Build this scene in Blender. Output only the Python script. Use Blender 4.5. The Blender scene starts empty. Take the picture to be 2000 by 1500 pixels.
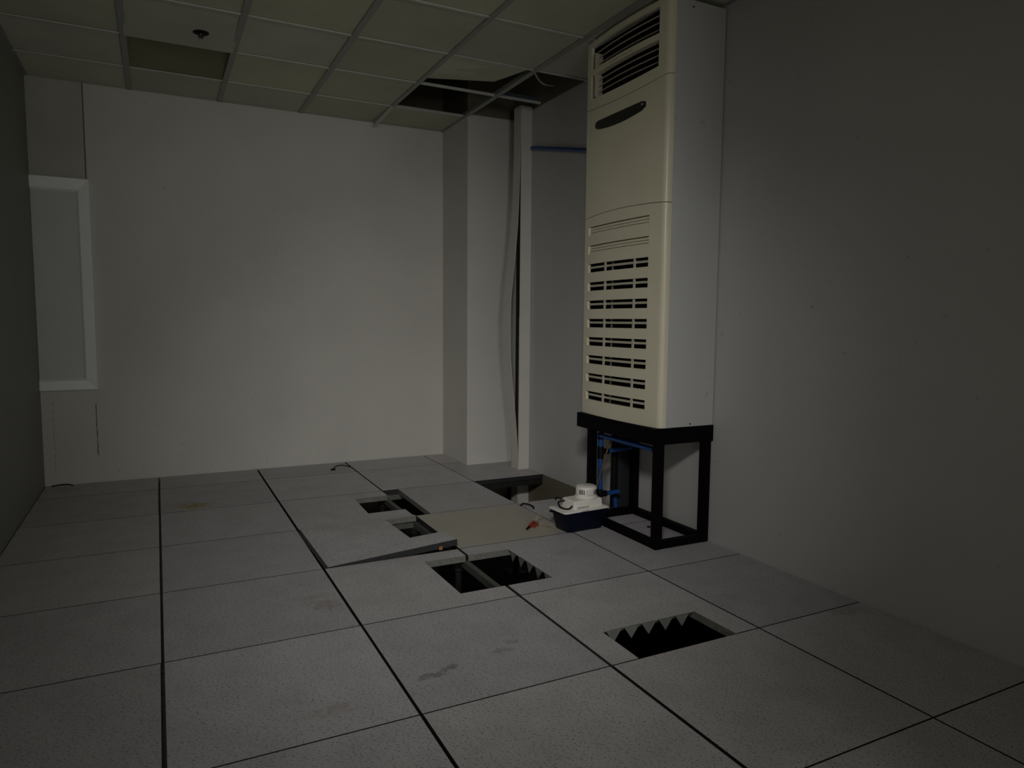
import bpy, bmesh, math, random
from mathutils import Vector, Matrix
random.seed(7)
S = bpy.context.scene
COL = S.collection

# ------------------------------------------------------------------ camera, world, light, exposure
FPX = 1373.8
cam_d = bpy.data.cameras.new('camera')
cam = bpy.data.objects.new('camera', cam_d); COL.objects.link(cam)
cam_d.sensor_fit = 'HORIZONTAL'; cam_d.sensor_width = 36.0; cam_d.lens = FPX / 2000.0 * 36.0
cam_d.clip_start = 0.02
yaw, pitch, roll = .4675, -.0893, .0081
fw = Vector((math.sin(yaw)*math.cos(pitch), math.cos(yaw)*math.cos(pitch), math.sin(pitch)))
r0 = Vector((math.cos(yaw), -math.sin(yaw), 0)); u0 = r0.cross(fw)
cr, sr = math.cos(roll), math.sin(roll)
rr = r0*cr + u0*sr; uu = -r0*sr + u0*cr
m = Matrix((rr, uu, -fw)).transposed().to_4x4(); m.translation = Vector((.0157, -1.669, 1.0259))
cam.matrix_world = m
S.camera = cam

S.view_settings.view_transform = 'Standard'; S.view_settings.look = 'None'
S.view_settings.gamma = 1.0; S.view_settings.use_curve_mapping = False
S.view_settings.exposure = 0.0
w = bpy.data.worlds.new('world'); S.world = w; w.use_nodes = True
w.node_tree.nodes['Background'].inputs[0].default_value = (.6, .66, .75, 1)
w.node_tree.nodes['Background'].inputs[1].default_value = .02

# daylight from the window at the far end of the next room, arriving through the doorway behind the camera
def area_light(name, loc, target, sx, sy, energy, color, spread=180):
    ld = bpy.data.lights.new(name, 'AREA'); ld.shape = 'RECTANGLE'; ld.size = sx; ld.size_y = sy
    ld.energy = energy; ld.color = color; ld.spread = math.radians(spread)
    lo = bpy.data.objects.new(name, ld); COL.objects.link(lo)
    lo.location = loc; lo.rotation_euler = (Vector(target)-Vector(loc)).to_track_quat('-Z', 'Y').to_euler()
    return lo
area_light('far_window_daylight', (.15, -5.3, 1.45), (.15, 0, 1.45), 1.5, 1.2, 52, (1.0, .985, .94))
# added unseen fill lights high behind the camera, one wide cone, one narrow
area_light('added_fill_wide', (-.34, -1.965, 2.24), (1.0, 1.3, 0.35), .52, .28, 1.6, (.95, .98, 1.0), 80)
area_light('added_fill_narrow', (-.34, -1.955, 2.24), (1.60, 1.75, .25), .50, .26, 3.05, (1.0, .985, .955), 50)

# ------------------------------------------------------------------ materials
def mat(name, color, rough=.6, noise=0., scale=4., metallic=0., bump=0., bscale=60., color2=None, spec=.5):
    M = bpy.data.materials.new(name); M.use_nodes = True
    nt = M.node_tree; N = nt.nodes; L = nt.links
    b = N['Principled BSDF']; b.inputs['Roughness'].default_value = rough; b.inputs['Metallic'].default_value = metallic
    b.inputs['Specular IOR Level'].default_value = spec
    g = N.new('ShaderNodeNewGeometry')
    nz = N.new('ShaderNodeTexNoise'); nz.inputs['Scale'].default_value = scale; nz.inputs['Detail'].default_value = 6
    L.new(g.outputs['Position'], nz.inputs['Vector'])
    mx = N.new('ShaderNodeMix'); mx.data_type = 'RGBA'
    c = color; c2 = color2 or tuple(x*(1-noise) for x in color)
    mx.inputs[6].default_value = (*c, 1); mx.inputs[7].default_value = (*c2, 1)
    rp = N.new('ShaderNodeMapRange'); rp.inputs[1].default_value = .35; rp.inputs[2].default_value = .7
    L.new(nz.outputs['Fac'], rp.inputs[0]); L.new(rp.outputs[0], mx.inputs[0])
    L.new(mx.outputs[2], b.inputs['Base Color'])
    if bump:
        n2 = N.new('ShaderNodeTexNoise'); n2.inputs['Scale'].default_value = bscale; n2.inputs['Detail'].default_value = 4
        L.new(g.outputs['Position'], n2.inputs['Vector'])
        bp = N.new('ShaderNodeBump'); bp.inputs['Strength'].default_value = bump; bp.inputs['Distance'].default_value = .002
        L.new(n2.outputs['Fac'], bp.inputs['Height']); L.new(bp.outputs[0], b.inputs['Normal'])
    M['mix'] = mx.name
    return M

def last_color(M):
    nt = M.node_tree; b = nt.nodes['Principled BSDF']
    return nt, b, b.inputs['Base Color'].links[0].from_socket

def add_spots(M, spots):
    """real stains at fixed places: (x, y, rx, ry, colour, strength)"""
    nt, b, src = last_color(M); N = nt.nodes; L = nt.links
    g = N.new('ShaderNodeNewGeometry')
    nz = N.new('ShaderNodeTexNoise'); nz.inputs['Scale'].default_value = 38; nz.inputs['Detail'].default_value = 5
    L.new(g.outputs['Position'], nz.inputs['Vector'])
    for (x, y, rx, ry, c, st) in spots:
        s = N.new('ShaderNodeVectorMath'); s.operation = 'SUBTRACT'; s.inputs[1].default_value = (x, y, 0)
        L.new(g.outputs['Position'], s.inputs[0])
        d = N.new('ShaderNodeVectorMath'); d.operation = 'DIVIDE'; d.inputs[1].default_value = (rx, ry, 10)
        L.new(s.outputs[0], d.inputs[0])
        l = N.new('ShaderNodeVectorMath'); l.operation = 'LENGTH'; L.new(d.outputs[0], l.inputs[0])
        a = N.new('ShaderNodeMath'); a.operation = 'MULTIPLY_ADD'; a.inputs[1].default_value = 2.6; a.inputs[2].default_value = -1.3
        L.new(nz.outputs['Fac'], a.inputs[0])
        t = N.new('ShaderNodeMath'); t.operation = 'ADD'; L.new(a.outputs[0], t.inputs[0]); L.new(l.outputs['Value'], t.inputs[1])
        mr = N.new('ShaderNodeMapRange'); mr.inputs[1].default_value = .45; mr.inputs[2].default_value = 1.0
        mr.inputs[3].default_value = st*.62; mr.inputs[4].default_value = 0
        L.new(t.outputs[0], mr.inputs[0])
        mx = N.new('ShaderNodeMix'); mx.data_type = 'RGBA'; mx.inputs[7].default_value = (*c, 1)
        L.new(mr.outputs[0], mx.inputs[0]); L.new(src, mx.inputs[6]); src = mx.outputs[2]
    L.new(src, b.inputs['Base Color'])

def add_flecks(M, color, amount=.5, thr=.62, stretch=(1, 2.6, 1), scale=150):
    nt, b, src = last_color(M); N = nt.nodes; L = nt.links
    g = N.new('ShaderNodeNewGeometry')
    mp = N.new('ShaderNodeMapping'); mp.inputs['Scale'].default_value = stretch; mp.inputs['Rotation'].default_value = (0, 0, .9)
    L.new(g.outputs['Position'], mp.inputs[0])
    nz = N.new('ShaderNodeTexNoise'); nz.inputs['Scale'].default_value = scale; nz.inputs['Detail'].default_value = 2
    L.new(mp.outputs[0], nz.inputs['Vector'])
    mr = N.new('ShaderNodeMapRange'); mr.inputs[1].default_value = thr; mr.inputs[2].default_value = thr+.07
    mr.inputs[4].default_value = amount
    L.new(nz.outputs['Fac'], mr.inputs[0])
    mx = N.new('ShaderNodeMix'); mx.data_type = 'RGBA'; mx.inputs[7].default_value = (*color, 1)
    L.new(mr.outputs[0], mx.inputs[0]); L.new(src, mx.inputs[6]); L.new(mx.outputs[2], b.inputs['Base Color'])

def add_piece_variation(M, amt=.12, tint=(.9, 1., .8)):
    """each piece of the set a little lighter, darker or yellower than its neighbour"""
    nt, b, src = last_color(M); N = nt.nodes; L = nt.links
    oi = N.new('ShaderNodeObjectInfo')
    mr = N.new('ShaderNodeMapRange'); mr.inputs[3].default_value = 1-amt; mr.inputs[4].default_value = 1+amt*.4
    L.new(oi.outputs['Random'], mr.inputs[0])
    v = N.new('ShaderNodeVectorMath'); v.operation = 'SCALE'; L.new(src, v.inputs[0]); L.new(mr.outputs[0], v.inputs['Scale'])
    mm = N.new('ShaderNodeMath'); mm.operation = 'MULTIPLY'; mm.inputs[1].default_value = 7.31; L.new(oi.outputs['Random'], mm.inputs[0])
    fr = N.new('ShaderNodeMath'); fr.operation = 'FRACT'; L.new(mm.outputs[0], fr.inputs[0])
    fm = N.new('ShaderNodeMath'); fm.operation = 'MULTIPLY'; fm.inputs[1].default_value = .5; L.new(fr.outputs[0], fm.inputs[0])
    t = N.new('ShaderNodeVectorMath'); t.operation = 'MULTIPLY'; t.inputs[1].default_value = tint; L.new(v.outputs[0], t.inputs[0])
    mx = N.new('ShaderNodeMix'); mx.data_type = 'RGBA'; L.new(fm.outputs[0], mx.inputs[0]); L.new(v.outputs[0], mx.inputs[6]); L.new(t.outputs[0], mx.inputs[7])
    L.new(mx.outputs[2], b.inputs['Base Color'])

def add_bare_zones(M, color, zlo=-.002, zhi=2.432):
    """paint stops at the floor panels and at the ceiling grid; bare render beyond"""
    nt, b, src = last_color(M); N = nt.nodes; L = nt.links
    g = N.new('ShaderNodeNewGeometry'); sp = N.new('ShaderNodeSeparateXYZ'); L.new(g.outputs['Position'], sp.inputs[0])
    a = N.new('ShaderNodeMath'); a.operation = 'GREATER_THAN'; a.inputs[1].default_value = zhi; L.new(sp.outputs[2], a.inputs[0])
    c = N.new('ShaderNodeMath'); c.operation = 'LESS_THAN'; c.inputs[1].default_value = zlo; L.new(sp.outputs[2], c.inputs[0])
    s = N.new('ShaderNodeMath'); s.operation = 'ADD'; s.use_clamp = True; L.new(a.outputs[0], s.inputs[0]); L.new(c.outputs[0], s.inputs[1])
    mx = N.new('ShaderNodeMix'); mx.data_type = 'RGBA'; mx.inputs[7].default_value = (*color, 1)
    L.new(s.outputs[0], mx.inputs[0]); L.new(src, mx.inputs[6]); L.new(mx.outputs[2], b.inputs['Base Color'])

BARE = (.20, .17, .12)
M_wall = mat('painted_wall', (.66, .64, .59), .75, .07, 2.2, bump=.25, bscale=90); add_bare_zones(M_wall, BARE)
add_flecks(M_wall, (.3, .27, .24), .35, .70, (1, 1, 1), 40)
M_wall_r = mat('painted_wall_right', (.60, .585, .57), .7, .06, 1.6, bump=.25, bscale=90); add_bare_zones(M_wall_r, BARE)
add_flecks(M_wall_r, (.2, .19, .18), .4, .72, (1, 1, 1), 30)
M_panel = mat('wall_board', (.50, .50, .44), .7, .10, 3., bump=.15)
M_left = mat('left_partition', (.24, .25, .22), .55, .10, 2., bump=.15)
M_tile = mat('floor_panel_laminate', (.58, .56, .58), .55, .12, 7., bump=.1, bscale=200)
add_flecks(M_tile, (.13, .12, .13), .8, .575, (1, 2.4, 1), 120); add_piece_variation(M_tile, .12, (1.0, .985, .93))
add_spots(M_tile, [(.17, 2.50, .10, .07, (.34, .25, .05), 1.4), (.11, 2.56, .12, .05, (.30, .26, .16), .5),
                   (.70, .18, .055, .022, (.10, .09, .08), .8), (.76, .20, .03, .02, (.08, .07, .06), .8),
                   (.53, .83, .06, .06, (.22, .18, .14), .6), (.50, .92, .09, .03, (.28, .24, .2), .5),
                   (.95, .23, .05, .02, (.16, .15, .13), .6), (1.0, .27, .03, .02, (.2, .18, .16), .6),
                   (.40, .12, .07, .03, (.30, .25, .20), .55), (1.60, .95, .06, .04, (.25, .2, .18), .45),
                   (1.92, .25, .06, .05, (.26, .25, .27), .4), (-.50, 3.22, .10, .06, (.30, .28, .12), .5),
                   (.55, 2.05, .04, .01, (.15, .13, .12), .6), (2.2, -.03, .09, .04, (.12, .11, .1), .4)])
M_tile_bare = mat('floor_panel_worn_beige', (.47, .44, .375), .5, .06, 5., bump=.08, bscale=150)
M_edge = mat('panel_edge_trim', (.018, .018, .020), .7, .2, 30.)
M_cut = mat('panel_cut_face', (.20, .20, .175), .8, .35, 60.)
M_stringer = mat('stringer_steel', (.13, .13, .115), .6, .25, 20., metallic=.2)
M_pedestal = mat('pedestal_steel', (.018, .018, .017), .6, .25, 20., metallic=.2)
M_steel = mat('galvanised_steel', (.30, .31, .29), .5, .25, 20., metallic=.3)
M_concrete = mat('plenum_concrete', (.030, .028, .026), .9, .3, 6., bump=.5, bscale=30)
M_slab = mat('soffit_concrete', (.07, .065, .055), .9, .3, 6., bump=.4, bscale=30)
M_ctile = mat('ceiling_board', (.66, .66, .56), .8, .12, 3.5, bump=.3, bscale=120); add_piece_variation(M_ctile, .16, (.9, .95, .68))
M_ctile_shaded = mat('ceiling_board_shaded', (.27, .27, .16), .8, .2, 4., bump=.3, bscale=120)  # shade of the pushed-up board put into its colour
M_tee = mat('ceiling_grid_metal', (.36, .38, .35), .5, .12, 12., metallic=.2)
M_tee_x = mat('ceiling_grid_cross', (.60, .61, .57), .45, .08, 12., metallic=.1)
M_blue_steel = mat('blue_grey_steel', (.09, .14, .17), .45, .1, 12., metallic=.3)
M_white = mat('white_enamel', (.95, .97, .96), .4, .04, 6.)
M_inset = mat('grey_inset_board', (.66, .68, .655), .6, .07, 3.)
M_cream = mat('cream_plastic', (.86, .80, .62), .32, .05, 3.5, color2=(.80, .75, .56))
add_flecks(M_cream, (.45, .40, .28), .4, .73, (1, 1, 1), 45)
M_cream_louvre = mat('cream_plastic_louvre', (.62, .58, .45), .4, .12, 9.)
M_cabinet = mat('grey_white_sheet_metal', (.60, .605, .60), .42, .05, 2.5)
add_flecks(M_cabinet, (.25, .22, .2), .5, .72, (1, 1, 1), 25)
M_vent_dark = mat('vent_black', (.004, .004, .0045), .9, .2, 10., spec=.1)
M_display = mat('smoked_plastic', (.018, .018, .015), .3, .2, 8.)
M_black = mat('black_paint', (.0022, .0022, .0032), .6, .2, 10., spec=.08)
M_rubber = mat('black_rubber', (.004, .004, .004), .6, .1, 10., spec=.2)
M_trunk = mat('dark_grey_trunking', (.028, .032, .032), .5, .15, 6.)
M_blue = mat('blue_plastic_pipe', (.010, .075, .29), .35, .15, 12.)
M_duct = mat('cable_duct_plastic', (.68, .66, .60), .45, .06, 5.)
M_duct_in = mat('cable_duct_inner', (.42, .41, .36), .6, .1, 5.)
M_navy = mat('navy_plastic', (.0025, .005, .018), .45, .1, 8., spec=.18)
M_pump = mat('pump_white_plastic', (.93, .90, .82), .35, .06, 12.)
M_pump_grey = mat('pump_label_grey', (.45, .46, .42), .5, .3, 90.)
M_amber = mat('amber_tube', (.16, .085, .04), .35, .1, 12.)
M_clear = mat('clear_vinyl_wire', (.50, .42, .28), .3, .1, 20.)
M_red = mat('red_plastic', (.42, .05, .025), .4, .15, 30.)
M_sticker = mat('orange_sticker', (.35, .15, .05), .6, .2, 60.)
M_crack = mat('open_joint_filler', (.19, .16, .13), .9, .3, 30.)

# ------------------------------------------------------------------ mesh helpers
class MB:
    def __init__(s): s.bm = bmesh.new()
    def box(s, x0, x1, y0, y1, z0, z1):
        vs = [s.bm.verts.new((x, y, z)) for z in (z0, z1) for y in (y0, y1) for x in (x0, x1)]
        for f in ((0, 2, 3, 1), (4, 5, 7, 6), (0, 1, 5, 4), (2, 6, 7, 3), (0, 4, 6, 2), (1, 3, 7, 5)):
            s.bm.faces.new([vs[i] for i in f])
        return s
    def prism(s, poly, z0, z1, ax='z'):
        def P(a, b, c): return {'z': (a, b, c), 'x': (c, a, b), 'y': (a, c, b)}[ax]
        lo_ = [s.bm.verts.new(P(a, b, z0)) for a, b in poly]; hi = [s.bm.verts.new(P(a, b, z1)) for a, b in poly]
        s.bm.faces.new(lo_[::-1]); s.bm.faces.new(hi); n = len(poly)
        for i in range(n): s.bm.faces.new((lo_[i], lo_[(i+1) % n], hi[(i+1) % n], hi[i]))
        return s
    def hexa(s, b, t):
        """solid between two rings of points of the same length"""
        lo_ = [s.bm.verts.new(p) for p in b]; hi = [s.bm.verts.new(p) for p in t]
        s.bm.faces.new(lo_[::-1]); s.bm.faces.new(hi); n = len(b)
        for i in range(n): s.bm.faces.new((lo_[i], lo_[(i+1) % n], hi[(i+1) % n], hi[i]))
        return s
    def rings(s, rl):
        R_ = [[s.bm.verts.new(p) for p in r] for r in rl]; n = len(R_[0])
        for a, b in zip(R_, R_[1:]):
            for i in range(n): s.bm.faces.new((a[i], a[(i+1) % n], b[(i+1) % n], b[i]))
        s.bm.faces.new(R_[0][::-1]); s.bm.faces.new(R_[-1])
        return s
    def tube(s, pts, r, n=10):
        pts = [Vector(p) for p in pts]; rl = []; up = None
        for i, p in enumerate(pts):
            d = (pts[min(i+1, len(pts)-1)] - pts[max(i-1, 0)]).normalized()
            if up is None: up = Vector((0, 0, 1)) if abs(d.z) < .9 else Vector((1, 0, 0))
            a = d.cross(up).normalized(); b = a.cross(d).normalized(); up = b
            rl.append([p + (a*math.cos(2*math.pi*k/n) + b*math.sin(2*math.pi*k/n))*r for k in range(n)])
        return s.rings(rl)
    def lathe(s, c, prof, n=24):
        return s.rings([[(c[0]+r*math.cos(2*math.pi*k/n), c[1]+r*math.sin(2*math.pi*k/n), c[2]+z) for k in range(n)] for r, z in prof])
    def build(s, name, M, parent=None, bevel=0, smooth=False, label=None, seg=2):
        bmesh.ops.recalc_face_normals(s.bm, faces=s.bm.faces)
        if bevel:
            es = [e for e in s.bm.edges if e.is_manifold and e.calc_face_angle(0) > .6]
            bmesh.ops.bevel(s.bm, geom=es, offset=bevel, segments=seg, affect='EDGES', profile=.6)
        big = [f for f in s.bm.faces if len(f.verts) > 4]
        if big: bmesh.ops.triangulate(s.bm, faces=big)
        me = bpy.data.meshes.new(name); s.bm.to_mesh(me); s.bm.free()
        if smooth:
            for p in me.polygons: p.use_smooth = True
            me.set_sharp_from_angle(angle=math.radians(38))
        me.materials.append(M)
        o = bpy.data.objects.new(name, me); COL.objects.link(o)
        if parent: o.parent = parent; o.matrix_parent_inverse = parent.matrix_world.inverted()
        if label: o['label'] = label
        return o

def root(name, loc, label=None, cat=None, group=None, kind=None):
    o = bpy.data.objects.new(name, None); COL.objects.link(o); o.location = loc
    o.matrix_world = Matrix.Translation(loc); o.empty_display_size = .05
    if kind: o['kind'] = kind
    return tag(o, label, cat, group)
def tag(o, label=None, cat=None, group=None, kind=None):
    if label: o['label'] = label
    if cat: o['category'] = cat
    if group: o['group'] = group
    if kind: o['kind'] = kind
    return o
def struct(o, label=None): o['kind'] = 'structure'; return tag(o, label)
def curve_pts(pts, n=8):
    """Catmull-Rom through the points"""
    P = [Vector(p) for p in pts]; P = [2*P[0]-P[1]] + P + [2*P[-1]-P[-2]]; out = []
    for i in range(1, len(P)-2):
        a, b, c, d = P[i-1:i+3]
        for k in range(n):
            t = k/n; out.append(.5*((2*b) + (c-a)*t + (2*a-5*b+4*c-d)*t*t + (3*b-a-3*c+d)*t**3))
    out.append(P[-2]); return out

# ------------------------------------------------------------------ room measures
XL, XR, YB, YF = -.62, 2.31, 3.36, -1.95
ZS, ZC, ZT = -.40, 2.42, 2.95        # structural floor, ceiling grid, structural soffit

# ------------------------------------------------------------------ raised floor
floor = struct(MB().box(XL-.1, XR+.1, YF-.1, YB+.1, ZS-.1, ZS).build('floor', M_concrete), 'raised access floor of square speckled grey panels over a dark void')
gl, gr = .0060, .0026
TH = .028
xs = [XL+.004, 0, .6, 1.2, 1.8, XR-.001]
ys = [-1.945, -1.8, -1.2, -.6, 0, .6, 1.2, 1.8, 2.4, 3.0, YB-.001]
def wob(i, j): random.seed(i*31+j*7); return random.uniform(-.0012, .0012)
for i in range(5):
    for j in range(10):
        x0, x1, y0, y1 = xs[i], xs[i+1], ys[j], ys[j+1]
        gg = (0, .0055, .0055, .0055, .0030, 0)
        a, b = x0+gg[i]+wob(i, j), x1-gg[i+1]+wob(i+3, j); c, d = y0+gr, y1-gr
        if i == 0: a = x0
        if i == 4: b = x1
        key = (i, j); mb = MB(); M = M_tile; lift = None
        full = [(a, c), (b, c), (b, d), (a, d)]
        if key == (4, 7): continue                                        # lifted out, void open
        if key == (4, 8): full = [(a, c), (b, c), (b, 2.598), (2.218, 2.598), (2.218, 2.708), (b, 2.708), (b, 2.885), (1.96, 2.885), (1.96, d), (a, d)]
        if key == (4, 9): full = [(a, c), (1.96, c), (1.96, d), (a, d)]
        if key == (2, 7): full = [(a, c), (b, c), (b, 1.945), (.990, 1.945), (1.0, 2.275), (b, 2.275), (b, d), (a, d)]
        if key == (3, 7): full = [(1.29, c), (b, c), (b, d), (1.30, d)]
        if key == (3, 6): M = M_tile_bare
        if key == (2, 5): full = [(a, c), (b, c), (b, .712), (1.008, .712), (1.003, 1.102), (b, 1.102), (b, d), (a, d)]
        if key == (2, 6):
            full = [(a+.012, c), (b, c), (b, 1.375), (1.03, 1.372), (1.03, 1.768), (b, 1.765), (b, d), (a+.004, d)]
            lift = 1
        body = full
        if key == (3, 5):
            full = [(a, c), (b, c), (b, d), (a, d), (a, 1.102), (1.40, 1.100), (1.405, .710), (a, .710)]
            body = [(a, c), (b, c), (b, d), (a, d), (a, 1.102), (1.43, 1.100), (1.43, .710), (a, .710)]
        if key == (3, 4):
            full = [(a, c), (1.302, c), (1.305, .204), (1.695, .202), (1.699, c), (b, c), (b, d), (a, d)]
            body = [(a, c), (1.302, c), (1.305, .235), (1.695, .235), (1.699, c), (b, c), (b, d), (a, d)]
        if body is full: mb.prism(full, -TH, 0)
        else: mb.prism(full, -.004, 0); mb.prism(body, -TH, -.0045)
        t = mb.build('tile', M, floor)
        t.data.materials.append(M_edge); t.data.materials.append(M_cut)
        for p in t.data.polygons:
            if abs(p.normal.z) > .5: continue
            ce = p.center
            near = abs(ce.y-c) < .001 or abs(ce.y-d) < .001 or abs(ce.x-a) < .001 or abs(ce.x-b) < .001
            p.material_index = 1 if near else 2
        if lift:                                                          # sits proud: near right corner lifted off the stringer
            for v in t.data.vertices:
                u = (v.co.x-.6)/.6; q = (1.8-v.co.y)/.6
                v.co.z += .040*max(0, min(1, u))*max(0, min(1, q)) + .004*u + .002
            t['label'] = 'notched floor panel sitting crooked, its near right corner raised'
        if lift:
            MB().box(1.108, 1.124, c-.0012, c-.0002, .006, .022).build('sticker', M_sticker, t, label='small orange sticker on the raised edge')
        if key == (3, 6): t['label'] = 'plain beige floor panel without speckle'
        if key == (3, 5):
            e = MB()
            for k in range(5):
                y = .745+k*.078
                e.hexa([(1.4035, y-.028, -.0045), (1.4035, y+.028, -.0045), (1.4035, y+.004, -.046)], [(1.4060, y-.028, -.0045), (1.4060, y+.028, -.0045), (1.4060, y+.004, -.046)])
            e.build('torn_edge', M_steel, t)
        if key == (3, 4):
            e = MB()
            for k in range(5):
                x = 1.352+k*.073
                e.hexa([(x-.030, .2045, -.0045), (x+.030, .2045, -.0045), (x, .2045, -.046)], [(x-.030, .2070, -.0045), (x+.030, .2070, -.0045), (x, .2070, -.046)])
            e.build('torn_edge', M_steel, t)
# stringers under the joints and pedestals under the corners
for x in (0, .6, 1.2, 1.8):
    for j in range(1, 10):
        y0, y1 = ys[j], ys[j+1]
        MB().box(x-.012, x+.012, y0+.013, y1-.013, -.060, -TH-.001).build('stringer', M_stringer, floor)
for y in ys[1:-1]:
    for i in range(5):
        if (i == 4 and y == 3.0): continue
        x0, x1 = xs[i], xs[i+1]
        MB().box(x0+.013, x1-.013, y-.012, y+.012, -.060, -TH-.001).build('stringer', M_pedestal if i == 4 else M_stringer, floor)
for x in (0, .6, 1.2, 1.8):
    for y in ys[2:-1]:
        MB().box(x-.05, x+.05, y-.05, y+.05, ZS, ZS+.006).lathe((x, y, ZS), [(.016, .006), (.016, .30), (.028, .305), (.028, .339)], 10).build('pedestal', M_pedestal, floor)

# ------------------------------------------------------------------ walls
wb = struct(MB().box(-.33, XR+.1, YB, YB+.1, ZS, ZT).box(XL-.1, -.337, YB+.004, YB+.1, ZS, ZT).build('wall_back', M_wall))
MB().box(XL, -.3365, YB-.0015, YB+.0045, 1.852, ZC+.02).build('panel', M_panel, wb, label='narrow greenish board above the inset frame')
MB().box(XL, -.3301, YB-.0008, YB+.0045, 0, .582).build('panel', M_wall, wb, label='narrow painted board below the inset frame')
cr_ = MB()
for k in range(14):
    z = .17+k*.023; random.seed(k); dx = random.uniform(-.002, .002); wdt = random.uniform(.002, .006)
    cr_.box(-.334+dx-wdt/2, -.334+dx+wdt/2, YB-.0025, YB+.002, z, z+.023)
for k in range(10):
    z = .08+k*.045; random.seed(k+90); dx = random.uniform(-.002, .002)
    cr_.box(-.562+dx, -.5605+dx, YB-.0025, YB-.001, z, z+.03)
cr_.build('crack', M_crack, wb, label='dark chipped joint running down the plaster')
MB().box(-.3385, -.3315, YB-.0005, YB+.006, 1.86, ZC+.02).build('joint', M_crack, wb)
wr = struct(MB().box(XR, XR+.1, YF-.1, YB+.1, ZS, ZT).build('wall_right', M_wall_r))
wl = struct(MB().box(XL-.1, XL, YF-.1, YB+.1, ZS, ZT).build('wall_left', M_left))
DX0, DX1, DZ = 0.0, 1.05, 2.04
wfm = MB()
for (x0, x1, z0, z1) in ((XL-.1, -.62, ZS, ZT), (-.62, -.05, ZS, 2.095), (-.62, -.05, 2.385, ZT), (-.05, DX0, ZS, ZT), (DX0, DX1, ZS, 0), (DX0, DX1, DZ, ZT), (DX1, XR+.1, ZS, ZT)):  # high slot at the left added for the fill lights
    wfm.box(x0, x1, YF-.1, YF, z0, z1)
wf = struct(wfm.build('wall_front', M_wall))
nx = MB()                                                                  # the next room, behind the photographer
nx.box(-1.6, 2.2, -5.6, YF-.101, -.1, 0).box(-1.6, 2.2, -5.6, YF-.101, 2.42, 2.5).box(-1.7, -1.6, -5.6, YF-.101, -.1, 2.5).box(2.2, 2.3, -5.6, YF-.101, -.1, 2.5).box(-1.7, 2.3, -5.7, -5.6, -.1, 2.5)
struct(nx.build('wall_outer', M_wall), 'walls of the neighbouring room behind the doorway')

cl = struct(MB().box(1.962, XR+.002, 2.888, YB+.002, ZS, ZT).build('column', M_wall, bevel=.004), 'square painted column boxed into the far right corner')

# ------------------------------------------------------------------ window-like inset on the back wall
wn = root('window_1', (-.47, YB, .585), 'blanked-off opening in a bright white frame at the left end of the back wall', kind='structure')
ox0, ox1, oz0, oz1, ix1, iz0, iz1 = XL+.001, -.318, .587, 1.850, -.388, .655, 1.772
y_w, y_o, y_i = YB, YB-.034, YB-.012
def frame_bar(pts_out, pts_in):
    """mitred bar: outer edge stands forward, inner edge slopes back to the board"""
    (ax, az), (bx, bz) = pts_out; (cx, cz), (dx, dz) = pts_in
    m1 = lambda p, q, t: (p[0]+(q[0]-p[0])*t, p[1]+(q[1]-p[1])*t)
    s0, e0 = m1((ax, az), (cx, cz), .82), m1((bx, bz), (dx, dz), .82)
    A = [(ax, y_w, az), (ax, y_o, az), (s0[0], y_o+.006, s0[1]), (cx, y_i, cz), (cx, y_w, cz)]
    B = [(bx, y_w, bz), (bx, y_o, bz), (e0[0], y_o+.006, e0[1]), (dx, y_i, dz), (dx, y_w, dz)]
    MB().rings([A, B]).build('window_frame', M_white, wn)
frame_bar(((ox0, oz1), (ox1, oz1)), ((ox0, iz1), (ix1, iz1)))
frame_bar(((ox1, oz1-.0006), (ox1, oz0+.0006)), ((ix1, iz1-.0006), (ix1, iz0+.0006)))
frame_bar(((ox0, oz0), (ox1, oz0)), ((ox0, iz0), (ix1, iz0)))
MB().box(ox0, ix1, YB-.006, YB-.0005, iz0, iz1).build('pane', M_inset, wn, label='flat grey board filling the frame')

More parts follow.
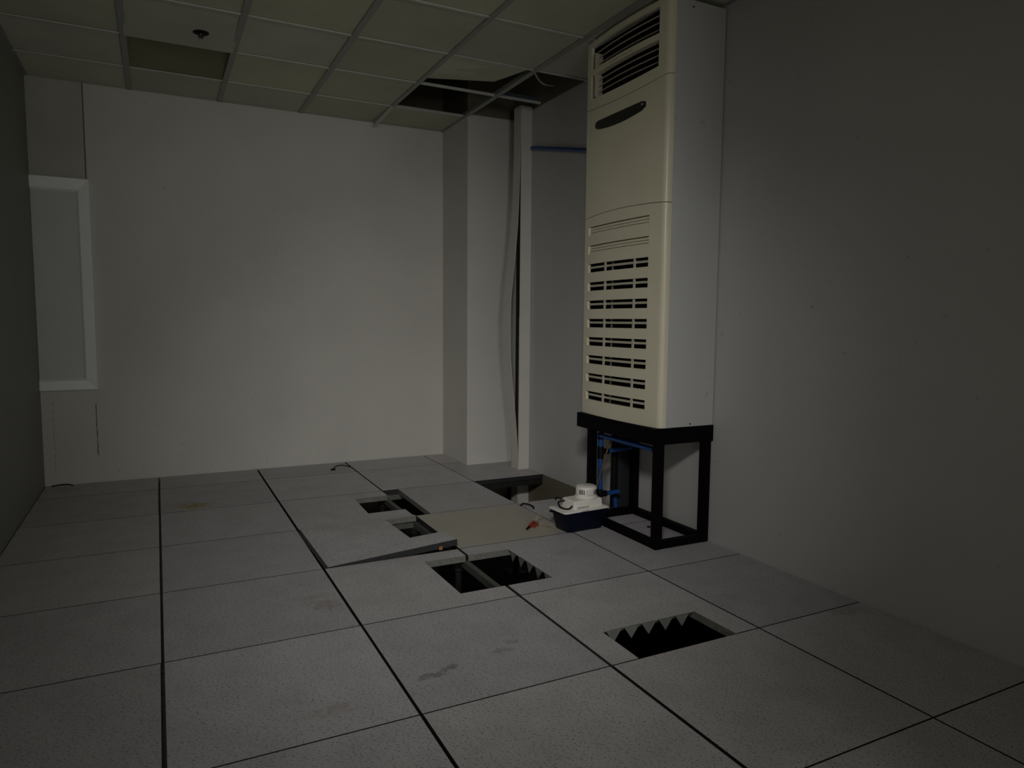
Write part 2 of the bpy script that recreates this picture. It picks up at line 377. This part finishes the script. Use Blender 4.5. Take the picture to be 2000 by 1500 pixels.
# ------------------------------------------------------------------ suspended ceiling
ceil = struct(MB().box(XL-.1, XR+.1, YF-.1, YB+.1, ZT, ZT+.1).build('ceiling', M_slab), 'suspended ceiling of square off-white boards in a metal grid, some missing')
CS = .5092
cx = [XL, -.084, .425, .934, 1.443, 1.953, XR]
cy = [-1.945] + [2.928-CS*k for k in range(9, 0, -1)] + [2.928, YB]
holes = {(4, 9), (5, 9), (5, 8), (5, 10), (4, 8)}
tw_x = .014
sag = {(0, 8): .012, (1, 8): .016, (2, 9): .004, (0, 9): .01, (2, 8): .006}
for i in range(6):
    for j in range(11):
        if (i, j) in holes: continue
        x0, x1, y0, y1 = cx[i], cx[i+1], cy[j], cy[j+1]
        a, b, c, d = x0+.004, x1-.004, y0+.004, y1-.004
        if i == 0: a = XL+.002
        if i == 5: b = XR-.001
        if j == 10: d = YB-.001
        if j == 0: c = YF+.001
        Mt = M_ctile
        random.seed(i*13+j); n = 6; z0 = ZC+.0035; s_ = sag.get((i, j), random.uniform(0, .004))
        mb = MB(); g = [[None]*(n+1) for _ in range(n+1)]; h = [[None]*(n+1) for _ in range(n+1)]
        for p in range(n+1):
            for q in range(n+1):
                u, v = p/n, q/n; dz = -s_*16*u*(1-u)*v*(1-v)*.5
                if (i, j) == (1, 9): dz += .030*(1-v)*1.0
                if (i, j) == (1, 8): dz -= .012*v
                x, y = a+(b-a)*u, c+(d-c)*v
                g[p][q] = mb.bm.verts.new((x, y, z0+dz)); h[p][q] = mb.bm.verts.new((x, y, z0+dz+.012))
        for p in range(n):
            for q in range(n):
                mb.bm.faces.new((g[p][q], g[p][q+1], g[p+1][q+1], g[p+1][q])); mb.bm.faces.new((h[p][q], h[p+1][q], h[p+1][q+1], h[p][q+1]))
        for p in range(n):
            for (A, B) in (((p, 0), (p+1, 0)), ((p, n), (p+1, n)), ((0, p), (0, p+1)), ((n, p), (n, p+1))):
                mb.bm.faces.new((g[A[0]][A[1]], g[B[0]][B[1]], h[B[0]][B[1]], h[A[0]][A[1]]))
        if (i, j) in ((1, 9),): Mt = M_ctile_shaded
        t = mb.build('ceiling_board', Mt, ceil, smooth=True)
        if (i, j) == (1, 9): t['label'] = 'ceiling board pushed up out of line, its shade painted in dark olive'
# displaced and creased board beside the holes
A_ = [(1.452, 1.918, ZC+.004), (1.925, 1.918, ZC+.006), (1.895, 2.330, ZC+.052), (1.452, 2.385, ZC+.022), (1.452, 2.180, ZC-.006)]
mb = MB()
lo_ = [mb.bm.verts.new(p) for p in A_]; hi_ = [mb.bm.verts.new((p[0], p[1], p[2]+.012)) for p in A_]
for f in ((0, 1, 2, 4), (4, 2, 3)):
    mb.bm.faces.new([lo_[k] for k in f]); mb.bm.faces.new([hi_[k] for k in f][::-1])
for k in range(5): mb.bm.faces.new((lo_[k], lo_[(k+1) % 5], hi_[(k+1) % 5], hi_[k]))
mb.build('ceiling_board', M_ctile, ceil, label='creased ceiling board lying loose with its far corner lifted')
def tee(p, q, wdt, M, drop=.006, name='main_tee', web=.03):
    p, q = Vector(p), Vector(q); d = (q-p).normalized(); s = Vector((-d.y, d.x, 0))
    mb = MB()
    if name == 'cross_tee': web = .010
    for (w0, z0, z1) in ((wdt/2, -drop, 0.), (.0015, 0., web)):
        b = [p-s*w0, p+s*w0, q+s*w0, q-s*w0]
        mb.hexa([v+Vector((0, 0, z0)) for v in b], [v+Vector((0, 0, z1)) for v in b])
    return mb.build(name, M, ceil)
for i in range(1, 6):
    x = cx[i]; y1 = YB-.001
    if i == 4:
        tee((x, YF+.002, ZC+.001), (x, 2.93, ZC+.001), .026, M_tee)
        tee((x, 2.931, ZC+.001), (x-.006, YB-.01, ZC-.030), .026, M_tee_x).__setitem__('label', 'loose end of the grid bar hanging below the back wall line')
        continue
    if i == 5: y1 = 2.93
    tee((x, YF+.002, ZC+.001), (x, y1, ZC+.001), .030, M_tee)
tee((1.954, 2.931, ZC+.001), (1.954, YB-.002, ZC+.001), .014, M_tee)
for j in range(1, 11):
    y = cy[j]
    for i in range(6):
        x0, x1 = cx[i]+.0125, cx[i+1]-.0125
        if i == 0: x0 = XL+.002
        if i == 5:
            x1 = XR-.002
            if j in (10,): continue
            if j == 9:
                tee((x0, y, ZC+.002), (2.262, y-.01, ZC-.002), .016, M_tee_x, .005, 'cross_tee')
                MB().box(x0, 2.262, y+.004, y+.030, ZC+.006, ZC+.034).build('cross_tee', M_blue_steel, ceil, label='blue-grey channel lying along the cross bar')
                continue
        tee((x0, y, ZC+.002), (x1, y, ZC+.002), .016, M_tee_x, .005, 'cross_tee')
# wall angles round the edge of the grid
for (x0, x1, y0, y1) in ((XL, XL+.018, YF, YB), (XL+.02, 1.96, YB-.006, YB)):
    MB().box(x0, x1, y0+.002, y1-.0005, ZC-.003, ZC+.0015).build('wall_angle', M_tee, ceil)
MB().box(XR-.016, XR-.0005, YF, .79, ZC-.003, ZC+.0015).build('wall_angle', M_tee, ceil)
# things in the void above
vc = MB().tube(curve_pts([(2.02, 2.10, 2.66), (2.08, 2.16, 2.52), (2.17, 2.22, 2.475), (2.30, 2.30, 2.50)], 8), .006, 8).build('cable', M_duct, None, smooth=True)
tag(vc, 'pale cable looping in the open ceiling void beside the air conditioner', 'cable')
cp = MB().tube([(1.3, 2.62, 2.78), (2.30, 2.74, 2.78)], .035, 14).build('conduit_pipe', M_trunk, None, smooth=True)
tag(cp, 'dark pipe crossing the open ceiling void', 'pipe')

# ------------------------------------------------------------------ sprinkler head in its ceiling board
sp = root('fire_sprinkler', (.256, 2.197, ZC), 'small black round sprinkler rosette in the ceiling at upper left', 'sprinkler')
MB().lathe((.256, 2.197, ZC), [(.040, -.001), (.042, -.006), (.034, -.013), (.014, -.016)], 24).build('rosette', M_rubber, sp, smooth=True)
MB().lathe((.256, 2.197, ZC), [(.010, -.016), (.008, -.026), (.014, -.030), (.012, -.034)], 12).build('nozzle', M_display, sp, smooth=True)

# ------------------------------------------------------------------ floor-to-ceiling air conditioner
Y0, Y1, YM = .798, 1.450, 1.124
def fx(y): return 1.998 - .022*(1-((y-YM)/.326)**2)
def prof(ya, yb, n=14, xin=None):
    """front surface between ya and yb as a closed outline in plan"""
    pts = []
    if ya <= Y0+.001:
        pts += [(2.032, Y0)]; R = .026
        for k in range(7):
            a = math.pi/2*k/6; pts.append((fx(Y0+R)+R-R*math.sin(a), Y0+R-R*math.cos(a)))
        ya = Y0+R+.002
    end = []
    yb2 = yb
    if yb >= Y1-.001:
        R = .02
        for k in range(5):
            a = math.pi/2*k/4; end.append((fx(Y1-R)+R-R*math.cos(a), Y1-R+R*math.sin(a)))
        end.append((2.032, Y1)); yb2 = Y1-R-.002
    for k in range(n+1):
        y = ya+(yb2-ya)*k/n; pts.append((fx(y), y))
    pts += end
    return pts
def shell(mb, ya, yb, z0, z1, thick=.016, n=14, off=0.):
    o = [(x+off, y) for x, y in prof(ya, yb, n)]
    inner = [(min(x+thick, 2.0325+off) if x < 2.03+off else x+.0005, min(max(y, Y0+.0045), Y1-.0045) if (y < Y0+.02 or y > Y1-.02) else y) for x, y in o]
    f0 = z0 if callable(z0) else (lambda y: z0)
    f1 = z1 if callable(z1) else (lambda y: z1)
    b = [(x, y, f0(y)) for x, y in o]; bi = [(x, y, f0(y)) for x, y in inner]
    t = [(x, y, f1(y)) for x, y in o]; ti = [(x, y, f1(y)) for x, y in inner]
    V = mb.bm.verts; B = [V.new(p) for p in b]; BI = [V.new(p) for p in bi]; T_ = [V.new(p) for p in t]; TI = [V.new(p) for p in ti]
    F = mb.bm.faces
    for k in range(len(o)-1):
        F.new((B[k], B[k+1], T_[k+1], T_[k])); F.new((BI[k+1], BI[k], TI[k], TI[k+1]))
        F.new((B[k+1], B[k], BI[k], BI[k+1])); F.new((T_[k], T_[k+1], TI[k+1], TI[k]))
    F.new((B[0], T_[0], TI[0], BI[0])); F.new((B[-1], BI[-1], TI[-1], T_[-1]))

def arch(z, h): return lambda y: z + h*max(0, 1-((y-YM)/.326)**2)
ac = root('air_conditioner', (2.16, YM, .5545), 'tall cream floor-standing air conditioner with louvred front, on the black stand', 'air conditioner')
ZA0, ZA1 = .5545, 2.402
cab = MB()
cab.box(2.033, 2.303, Y0, Y0+.012, ZA0, ZA1).box(2.033, 2.303, Y1-.012, Y1, ZA0, ZA1).box(2.20, 2.303, Y0+.012, Y1-.012, ZA0, ZA1).box(2.033, 2.20, Y0+.012, Y1-.012, ZA1-.012, ZA1).box(2.033, 2.20, Y0+.012, Y1-.012, ZA0, ZA0+.012)
cab.build('cabinet', M_cabinet, ac)
inn = MB()
inn.box(2.13, 2.199, Y0+.013, Y1-.013, ZA0+.013, ZA1-.013).box(2.034, 2.129, Y0+.0125, Y0+.018, ZA0+.013, ZA1-.013).box(2.034, 2.129, Y1-.018, Y1-.0125, ZA0+.013, ZA1-.013)
inn.box(2.034, 2.129, Y0+.018, Y1-.018, ZA1-.02, ZA1-.013).box(2.0335, 2.05, Y0+.018, Y1-.018, 1.40, 2.10).build('inner_housing', M_vent_dark, ac)
# upper outlet grille
GY0, GY1 = .862, 1.392
up = MB()
shell(up, Y0, GY0, arch(2.086, -.022), ZA1); shell(up, GY1, Y1, arch(2.086, -.022), ZA1)
shell(up, GY0+.0002, GY1-.0002, 2.376, ZA1); shell(up, GY0+.0002, GY1-.0002, arch(2.086, -.022), arch(2.136, -.020))
up.build('outlet_frame', M_cream, ac, smooth=True)
mbar = MB(); shell(mbar, GY0+.0005, GY1-.0005, 2.238, 2.266, .03)
mb_o = mbar.build('middle_bar', M_cream, ac, smooth=True)
e = MB(); e.box(fx(1.13)-.0012, fx(1.13)+.004, 1.03, 1.22, 2.2485, 2.2525).build('groove', M_cream_louvre, mb_o)
def vane(z, zt, dy=0, off=.018, th=.007, rise=0.):
    mb = MB(); shell(mb, GY0+.001, GY1-.001, z, z+zt, th, 14, off); 
    for v in mb.bm.verts: v.co.z += rise*(v.co.x-2.0)
    mb.build('vane', M_cream_louvre, ac, smooth=True)
for z in (2.348, 2.318, 2.288): vane(z, .0032)
for z in (2.210, 2.181, 2.153): vane(z, .0032)
for k in range(9):
    y = .93+k*.052
    MB().box(2.045, 2.085, y, y+.0025, 2.128, 2.240).build('deflector', M_display, ac)
    MB().box(2.045, 2.085, y, y+.0025, 2.266, 2.378).build('deflector', M_display, ac)
MB().box(1.985, 2.03, 1.352, 1.3545, 2.131, 2.238).box(1.985, 2.03, 1.352, 1.3545, 2.266, 2.34).build('deflector', M_cream_louvre, ac)
# middle cover with display
mid = MB(); shell(mid, Y0, Y1, arch(1.5465, .012), arch(2.083, -.022), .016, 24); mid.build('front_cover', M_cream, ac, smooth=True)
dp = MB(); n = 16; rl = []
for k in range(n+1):
    y = .935+(1.338-.935)*k/n; t = abs(2*k/n-1)
    e_ = max(0, (t-.9)/.1)**2*.008; top = 2.007-.004*(1-t*t)-e_; bot = 1.970-.020*(1-t*t)+e_
    rl.append([(fx(y)-.0025, y, bot), (fx(y)-.0035, y, (top+bot)/2), (fx(y)-.0025, y, top), (fx(y)+.002, y, top), (fx(y)+.002, y, bot)])
dpo = dp.rings(rl).build('display', M_display, ac, smooth=True)
bt = MB(); c0 = (fx(.955)-.006, .956, 1.991)
bt.rings([[(c0[0]+dx, c0[1]+.006*math.cos(a*math.pi/6), c0[2]+.006*math.sin(a*math.pi/6)) for a in range(12)] for dx in (.004, 0.0)]).build('button', M_tee, dpo, label='small round grey button')
# lower intake panel with ten slots
SY0, SY1 = .896, 1.394
lowp = MB()
shell(lowp, Y0, SY0, ZA0, arch(1.5435, .012), .016, 4); shell(lowp, SY1, Y1, ZA0, arch(1.5435, .012), .016, 3)
zc = [1.479-.0921*k for k in range(10)]; hh = .0215
edges = [1.5435] + [v for z in zc for v in (z+hh, z-hh)] + [ZA0]
for k in range(0, len(edges), 2): shell(lowp, SY0+.0002, SY1-.0002, edges[k+1], arch(edges[0], .012) if k == 0 else edges[k])
lp = lowp.build('intake_panel', M_cream, ac, smooth=True)
for k, z in enumerate(zc):
    if k < 2:
        for q in range(3):
            mb = MB(); shell(mb, SY0+.001, SY1-.001, z-.0205+q*.0138, z-.0205+q*.0138+.0105, .012, 12, .006+.002*q)
            mb.build('slat', M_cream, ac, smooth=True)
        mb = MB(); shell(mb, SY0+.001, SY1-.001, z-.021, z+.021, .003, 12, .021); mb.build('filter', M_cream_louvre, ac)
    else:
        mb = MB(); shell(mb, SY0+.001, SY1-.001, z-.002, z+.0085, .006, 12, .010); mb.build('slat', M_cream_louvre, ac, smooth=True)
for y in (1.230, .995):
    for z in zc[2:]: MB().box(fx(y)+.004, fx(y)+.0098, y-.006, y+.006, z-.0213, z+.0213).build('mullion', M_cream_louvre, ac)
for z in zc[2:]: MB().box(2.04, 2.046, 1.246, 1.254, z-.03, z+.03).build('inner_rib', M_cream_louvre, ac)
# screws on cabinet side
for (x, z) in ((2.12, 2.375), (2.17, .566)):
    MB().lathe((0, 0, 0), [(.004, 0), (.004, .002), (.002, .003)], 10).build('screw', M_display, ac).matrix_world = Matrix.Translation((x, Y0, z)) @ Matrix.Rotation(math.radians(90), 4, 'X')

# ------------------------------------------------------------------ black steel stand
st = root('steel_stand', (2.15, 1.12, 0), 'black square-tube steel stand under the air conditioner', 'stand')
sh = MB(); z0, z1 = .480, .553
sh.box(1.972, 1.990, .795, 1.446, z0, z1).box(1.9905, 2.3085, .795, .813, z0, z1).box(2.2905, 2.3085, .8135, 1.446, z0, z1).box(1.9905, 2.290, 1.428, 1.446, z0, z1).box(1.9905, 2.290, .8135, 1.4275, z1-.008, z1)
sh.build('shelf_frame', M_black, st)
legs = [(1.990, .797), (2.262, .797), (1.990, 1.335), (2.262, 1.335)]
for x, y in legs: MB().box(x, x+.038, y, y+.038, 0.0005, z0).build('leg', M_black, st, bevel=.003)
for (x0, x1, y0, y1) in ((1.992, 2.026, .836, 1.334), (2.264, 2.298, .836, 1.334), (2.029, 2.261, .799, .833), (2.029, 2.261, 1.337, 1.371)):
    MB().box(x0, x1, y0, y1, .0005, .036).build('bottom_rail', M_black, st, bevel=.003)

# ------------------------------------------------------------------ dark trunk and panel against the wall behind the stand
tk = root('pipe_trunking', (2.26, 1.42, 0), 'dark grey vertical trunking on the wall behind the black stand', 'trunking')
MB().box(2.200, XR-.001, 1.385, 1.46, .002, .479).build('cover', M_trunk, tk)
MB().tube([(2.183, 1.400, .037), (2.183, 1.400, .479)], .016, 12).build('insulated_pipe', M_rubber, tk, smooth=True)

# ------------------------------------------------------------------ blue condensate drain under the stand
bp = root('drain_pipe', (2.035, 1.31, .02), 'blue plastic drain pipe with black fittings inside the black stand', 'pipe')
px, py = 2.050, 1.345-.03
px = 2.046
MB().tube([(px-.024, py-.004, .448), (px-.024, .846, .448)], .0125, 12).build('pipe', M_blue, bp, smooth=True)
MB().tube([(px-.01, py, .38), (px-.01, py, .43)], .0125, 12).tube([(px-.01, py, .14), (px-.01, py, .335)], .0125, 12).build('pipe', M_blue, bp, smooth=True)
MB().tube([(px+.03, py, .359), (2.235, py+.01, .366)], .0115, 12).build('pipe', M_blue, bp, smooth=True)
MB().tube([(px+.02, py, .138), (px+.105, py-.008, .142)], .0115, 12).build('pipe', M_blue, bp, smooth=True)
MB().tube([(2.150, 1.340, .10), (2.158, 1.345, .05)], .011, 12).build('pipe', M_blue, bp, smooth=True)
MB().tube(curve_pts([(px-.01, py, .425), (px-.012, py, .448), (px-.024, py-.03, .450)], 4), .0165, 12).build('elbow_fitting', M_rubber, bp, smooth=True)
MB().tube([(px-.01, py, .325), (px-.01, py, .388)], .0165, 12).tube([(px-.01, py, .359), (px+.036, py, .359)], .016, 12).build('tee_fitting', M_rubber, bp, smooth=True)
MB().tube(curve_pts([(px-.01, py, .165), (px-.01, py, .14), (px+.028, py, .138)], 4), .0165, 12).build('elbow_fitting', M_rubber, bp, smooth=True)
MB().tube([(px-.024, .862, .448), (px-.024, .838, .448)], .015, 12).build('end_cap', M_rubber, bp, smooth=True)

wp = MB().tube([(2.296, 2.575, 2.178), (2.296, 1.93, 2.029), (2.285, 1.451, 1.918)], .0125, 14).build('water_pipe', M_blue, None, smooth=True)
tag(wp, 'short blue pipe on the right wall running into the side of the air conditioner', 'pipe')

# ------------------------------------------------------------------ condensate pump
PA = math.radians(4.5)
pm = root('condensate_pump', (1.868, 1.246, .001), 'condensate pump with white motor housing on a navy tank, beside the black stand', 'pump')
def place(o): o.matrix_parent_inverse = Matrix.Identity(4); return o
def rrect(hx, hy, z, r, cx_=0, cy_=0, n=4):
    out = []
    for (sx, sy, a0) in ((1, 1, 0), (-1, 1, 90), (-1, -1, 180), (1, -1, 270)):
        for k in range(n+1):
            a = math.radians(a0+90*k/n); out.append((cx_+sx*(hx-r)+r*math.cos(a), cy_+sy*(hy-r)+r*math.sin(a), z))
    return out
parts = []
tank = MB().rings([rrect(.100, .052, 0, .014), rrect(.106, .056, .006, .014), rrect(.124, .066, .088, .014), rrect(.133, .071, .089, .014), rrect(.134, .072, .100, .014)])
parts.append(tank.build('tank', M_navy, pm, smooth=True))
lid = MB().rings([rrect(.134, .071, .1005, .014), rrect(.138, .074, .1015, .016), rrect(.138, .074, .107, .016), rrect(.128, .068, .111, .014)])
lid_o = lid.build('lid', M_pump, pm, smooth=True); parts.append(lid_o)
pl = MB().rings([rrect(.087, .055, .1115, .008, .018, 0), rrect(.085, .053, .147, .008, .018, 0), rrect(.080, .048, .152, .008, .018, 0)])
pl_o = pl.build('housing', M_pump, pm, smooth=True); parts.append(pl_o)
mc = MB().lathe((.042, .0, 0), [(.058, .1525), (.058, .158), (.051, .162), (.051, .166), (.053, .169), (.053, .198), (.050, .207), (.042, .212), (.02, .214)], 32)
cap = mc.build('motor_cover', M_pump, pm, smooth=True); parts.append(cap)
vs = MB()
for a in list(range(-165, -135, 9)) + list(range(-93, -30, 9)) + list(range(-20, 150, 9)):
    t = math.radians(a); c_, s_ = math.cos(t), math.sin(t); 
    p = Vector((.042+.0530*c_, .0530*s_, 0)); tx = Vector((-s_, c_, 0))*.0019; nn = Vector((c_, s_, 0))*.0012
    b = [p-tx-nn, p+tx-nn, p+tx+nn, p-tx+nn]
    vs.hexa([v+Vector((0, 0, .173)) for v in b], [v+Vector((0, 0, .196)) for v in b])
vso = vs.build('vent_slots', M_rubber, cap); vso['kind'] = 'stuff'
fl_ = MB()                                                                # flat boss on the front of the motor cover
fl_.box(.010, .046, -.0555, -.045, .170, .198)
fb = fl_.build('front_boss', M_pump, cap, bevel=.003)
parts.append(MB().box(-.040, .005, -.0745, -.0738, .1025, .1065).box(-.052, .020, -.0560, -.0550, .114, .121).build('label_plate', M_pump_grey, pm))
parts.append(MB().tube(curve_pts([(-.070, .030, .140), (-.105, .030, .136), (-.115, .0, .120), (-.095, -.035, .114), (-.066, -.035, .126)], 6), .0042, 8).build('power_lead', M_rubber, pm, smooth=True))
parts.append(MB().tube(curve_pts([(-.070, .050, .143), (-.095, .062, .150), (-.110, .050, .146)], 6), .0042, 8).build('power_lead', M_rubber, pm, smooth=True))
parts.append(MB().lathe((.113, .020, 0), [(.010, .111), (.010, .122), (.006, .126), (.006, .140), (.0045, .150)], 14).build('outlet_nozzle', M_pump, pm, smooth=True))
parts.append(MB().lathe((.102, .045, 0), [(.012, .111), (.012, .124), (.004, .128)], 14).build('check_valve', M_rubber, pm, smooth=True))
parts.append(MB().box(-.150, -.129, .025, .045, .090, .100).build('mounting_tab', M_navy, pm, bevel=.003))
for o in parts+[vso, fb]: o.matrix_parent_inverse = Matrix.Identity(4)
pm.rotation_euler = (0, 0, PA)

# tubes and cables round the pump
h = MB().tube(curve_pts([(1.990, 1.291, .150), (2.004, 1.290, .20), (2.028, 1.28, .30), (2.062, 1.27, .42), (2.082, 1.26, .50)], 8), .0042, 10).build('outlet_tube', M_amber, None, smooth=True)
tag(h, 'thin brown flexible tube rising from the pump to the underside of the air conditioner', 'tube')
c = MB().tube(curve_pts([(2.045, 1.398, .37), (2.022, 1.40, .315), (2.012, 1.40, .25), (2.026, 1.40, .205), (2.018, 1.402, .188), (1.990, 1.405, .168), (1.955, 1.395, .135), (1.925, 1.372, .125), (1.905, 1.335, .140)], 8), .0035, 8).build('power_cable', M_rubber, None, smooth=True)
tag(c, 'thin black cable hanging down behind the left leg of the black stand', 'cable')
cw = root('clamp_lead', (1.66, 1.36, 0), 'red-handled clip on a looped pale wire lying on the beige floor panel', 'clip')
MB().tube(curve_pts([(1.640, 1.342, .008), (1.665, 1.365, .016), (1.690, 1.385, .014)], 6), .0085, 10).build('handle', M_red, cw, smooth=True)
MB().tube(curve_pts([(1.655, 1.335, .007), (1.680, 1.350, .010), (1.705, 1.375, .009)], 6), .006, 10).build('handle', M_red, cw, smooth=True)
MB().tube(curve_pts([(1.612, 1.318, .006), (1.628, 1.330, .010), (1.645, 1.345, .010)], 6), .0052, 8).build('jaw', M_rubber, cw, smooth=True)
MB().tube(curve_pts([(1.690, 1.385, .014), (1.715, 1.39, .040), (1.716, 1.345, .080), (1.712, 1.300, .086)], 8), .0024, 8).build('wire', M_clear, cw, smooth=True)
MB().tube(curve_pts([(1.705, 1.375, .009), (1.722, 1.355, .006), (1.728, 1.32, .008), (1.730, 1.285, .022)], 8), .0024, 8).build('wire', M_clear, cw, smooth=True)
for pts, lab in (([(1.792, 1.735, .003), (1.802, 1.720, .016), (1.825, 1.690, .016), (1.832, 1.655, .010), (1.826, 1.645, .003)], 'short bent black wire on the floor beside the open floor hole'),
                 ([(1.045, 3.105, .004), (1.075, 3.125, .012), (1.10, 3.165, .016), (1.15, 3.175, .014), (1.19, 3.150, .004)], 'short curved black wire on the floor near the back wall'),
                 ([(-.585, 3.335, .003), (-.54, 3.33, .009), (-.50, 3.325, .010), (-.47, 3.305, .003)], 'thin black wire scrap on the floor at the left corner of the back wall')):
    tag(MB().tube(curve_pts(pts, 8), .0042 if 'open' in lab else .0034, 8).build('wire_scrap', M_rubber, None, smooth=True), lab, 'wire', 'scraps of black wire on the floor')
ck = MB().box(1.053, 1.078, 3.100, 3.118, .0005, .010).build('cable_clip', M_rubber, None, bevel=.002)
tag(ck, 'tiny black clip at the end of the curved wire near the back wall', 'clip')
db = MB().rings([[(2.188+.010*math.cos(a), 1.10+.007*math.sin(a), z) for a in [k*math.pi/4 for k in range(8)]] for z in (.0008, .006)]).build('debris_chip', M_rubber, None)
tag(db, 'tiny dark chip lying on the floor inside the black stand', 'debris')

# ------------------------------------------------------------------ vertical cable duct in the corner
du = root('cable_duct', (2.265, 2.65, ZS), 'vertical cream cable duct with bowed side cover beside the column', 'cable duct')
DZ0, DZ1 = ZS+.001, 2.452
MB().box(2.226, XR-.002, 2.602, 2.606, DZ0, DZ1).build('front_cover', M_duct, du)
MB().box(2.300, XR-.002, 2.6065, 2.700, DZ0, DZ1).box(2.262, 2.2995, 2.696, 2.700, DZ0, DZ1).build('back_plate', M_duct_in, du)
MB().box(2.240, 2.243, 2.6065, 2.640, DZ0, 1.05).box(2.2435, 2.26, 2.6065, 2.609, DZ0, 1.55).build('inner_lip', M_duct_in, du)
MB().box(2.244, 2.299, 2.6300, 2.694, DZ0, DZ1).build('cable_bundle', M_rubber, du)
def bow(z):
    K = [(-.5, 0), (.10, 0), (.24, .010), (.42, .026), (.59, .046), (.75, .060), (.90, .068), (1.02, .069), (1.15, .064), (1.30, .050), (1.45, .034), (1.65, .016), (1.90, .006), (2.2, 0), (3, 0)]
    for (a, va), (b, vb) in zip(K, K[1:]):
        if a <= z <= b:
            t = (z-a)/(b-a); return va+(vb-va)*t
    return 0
bs = [bow(DZ0+(DZ1-DZ0)*k/60) for k in range(61)]
for _ in range(3): bs = [bs[0]]+[(bs[k-1]+2*bs[k]+bs[k+1])/4 for k in range(1, 60)]+[bs[-1]]
rl = []
for k in range(61):
    z = DZ0+(DZ1-DZ0)*k/60; b = bs[k]; tw = b*.25
    rl.append([(2.2245-b, 2.604, z), (2.2215-b, 2.604, z), (2.2215-b-tw*.3, 2.700+tw*.2, z), (2.2245-b-tw*.3, 2.700+tw*.2, z)])
MB().rings(rl).build('side_cover', M_duct, du, smooth=True, label='side strip sprung loose and bowed outward')
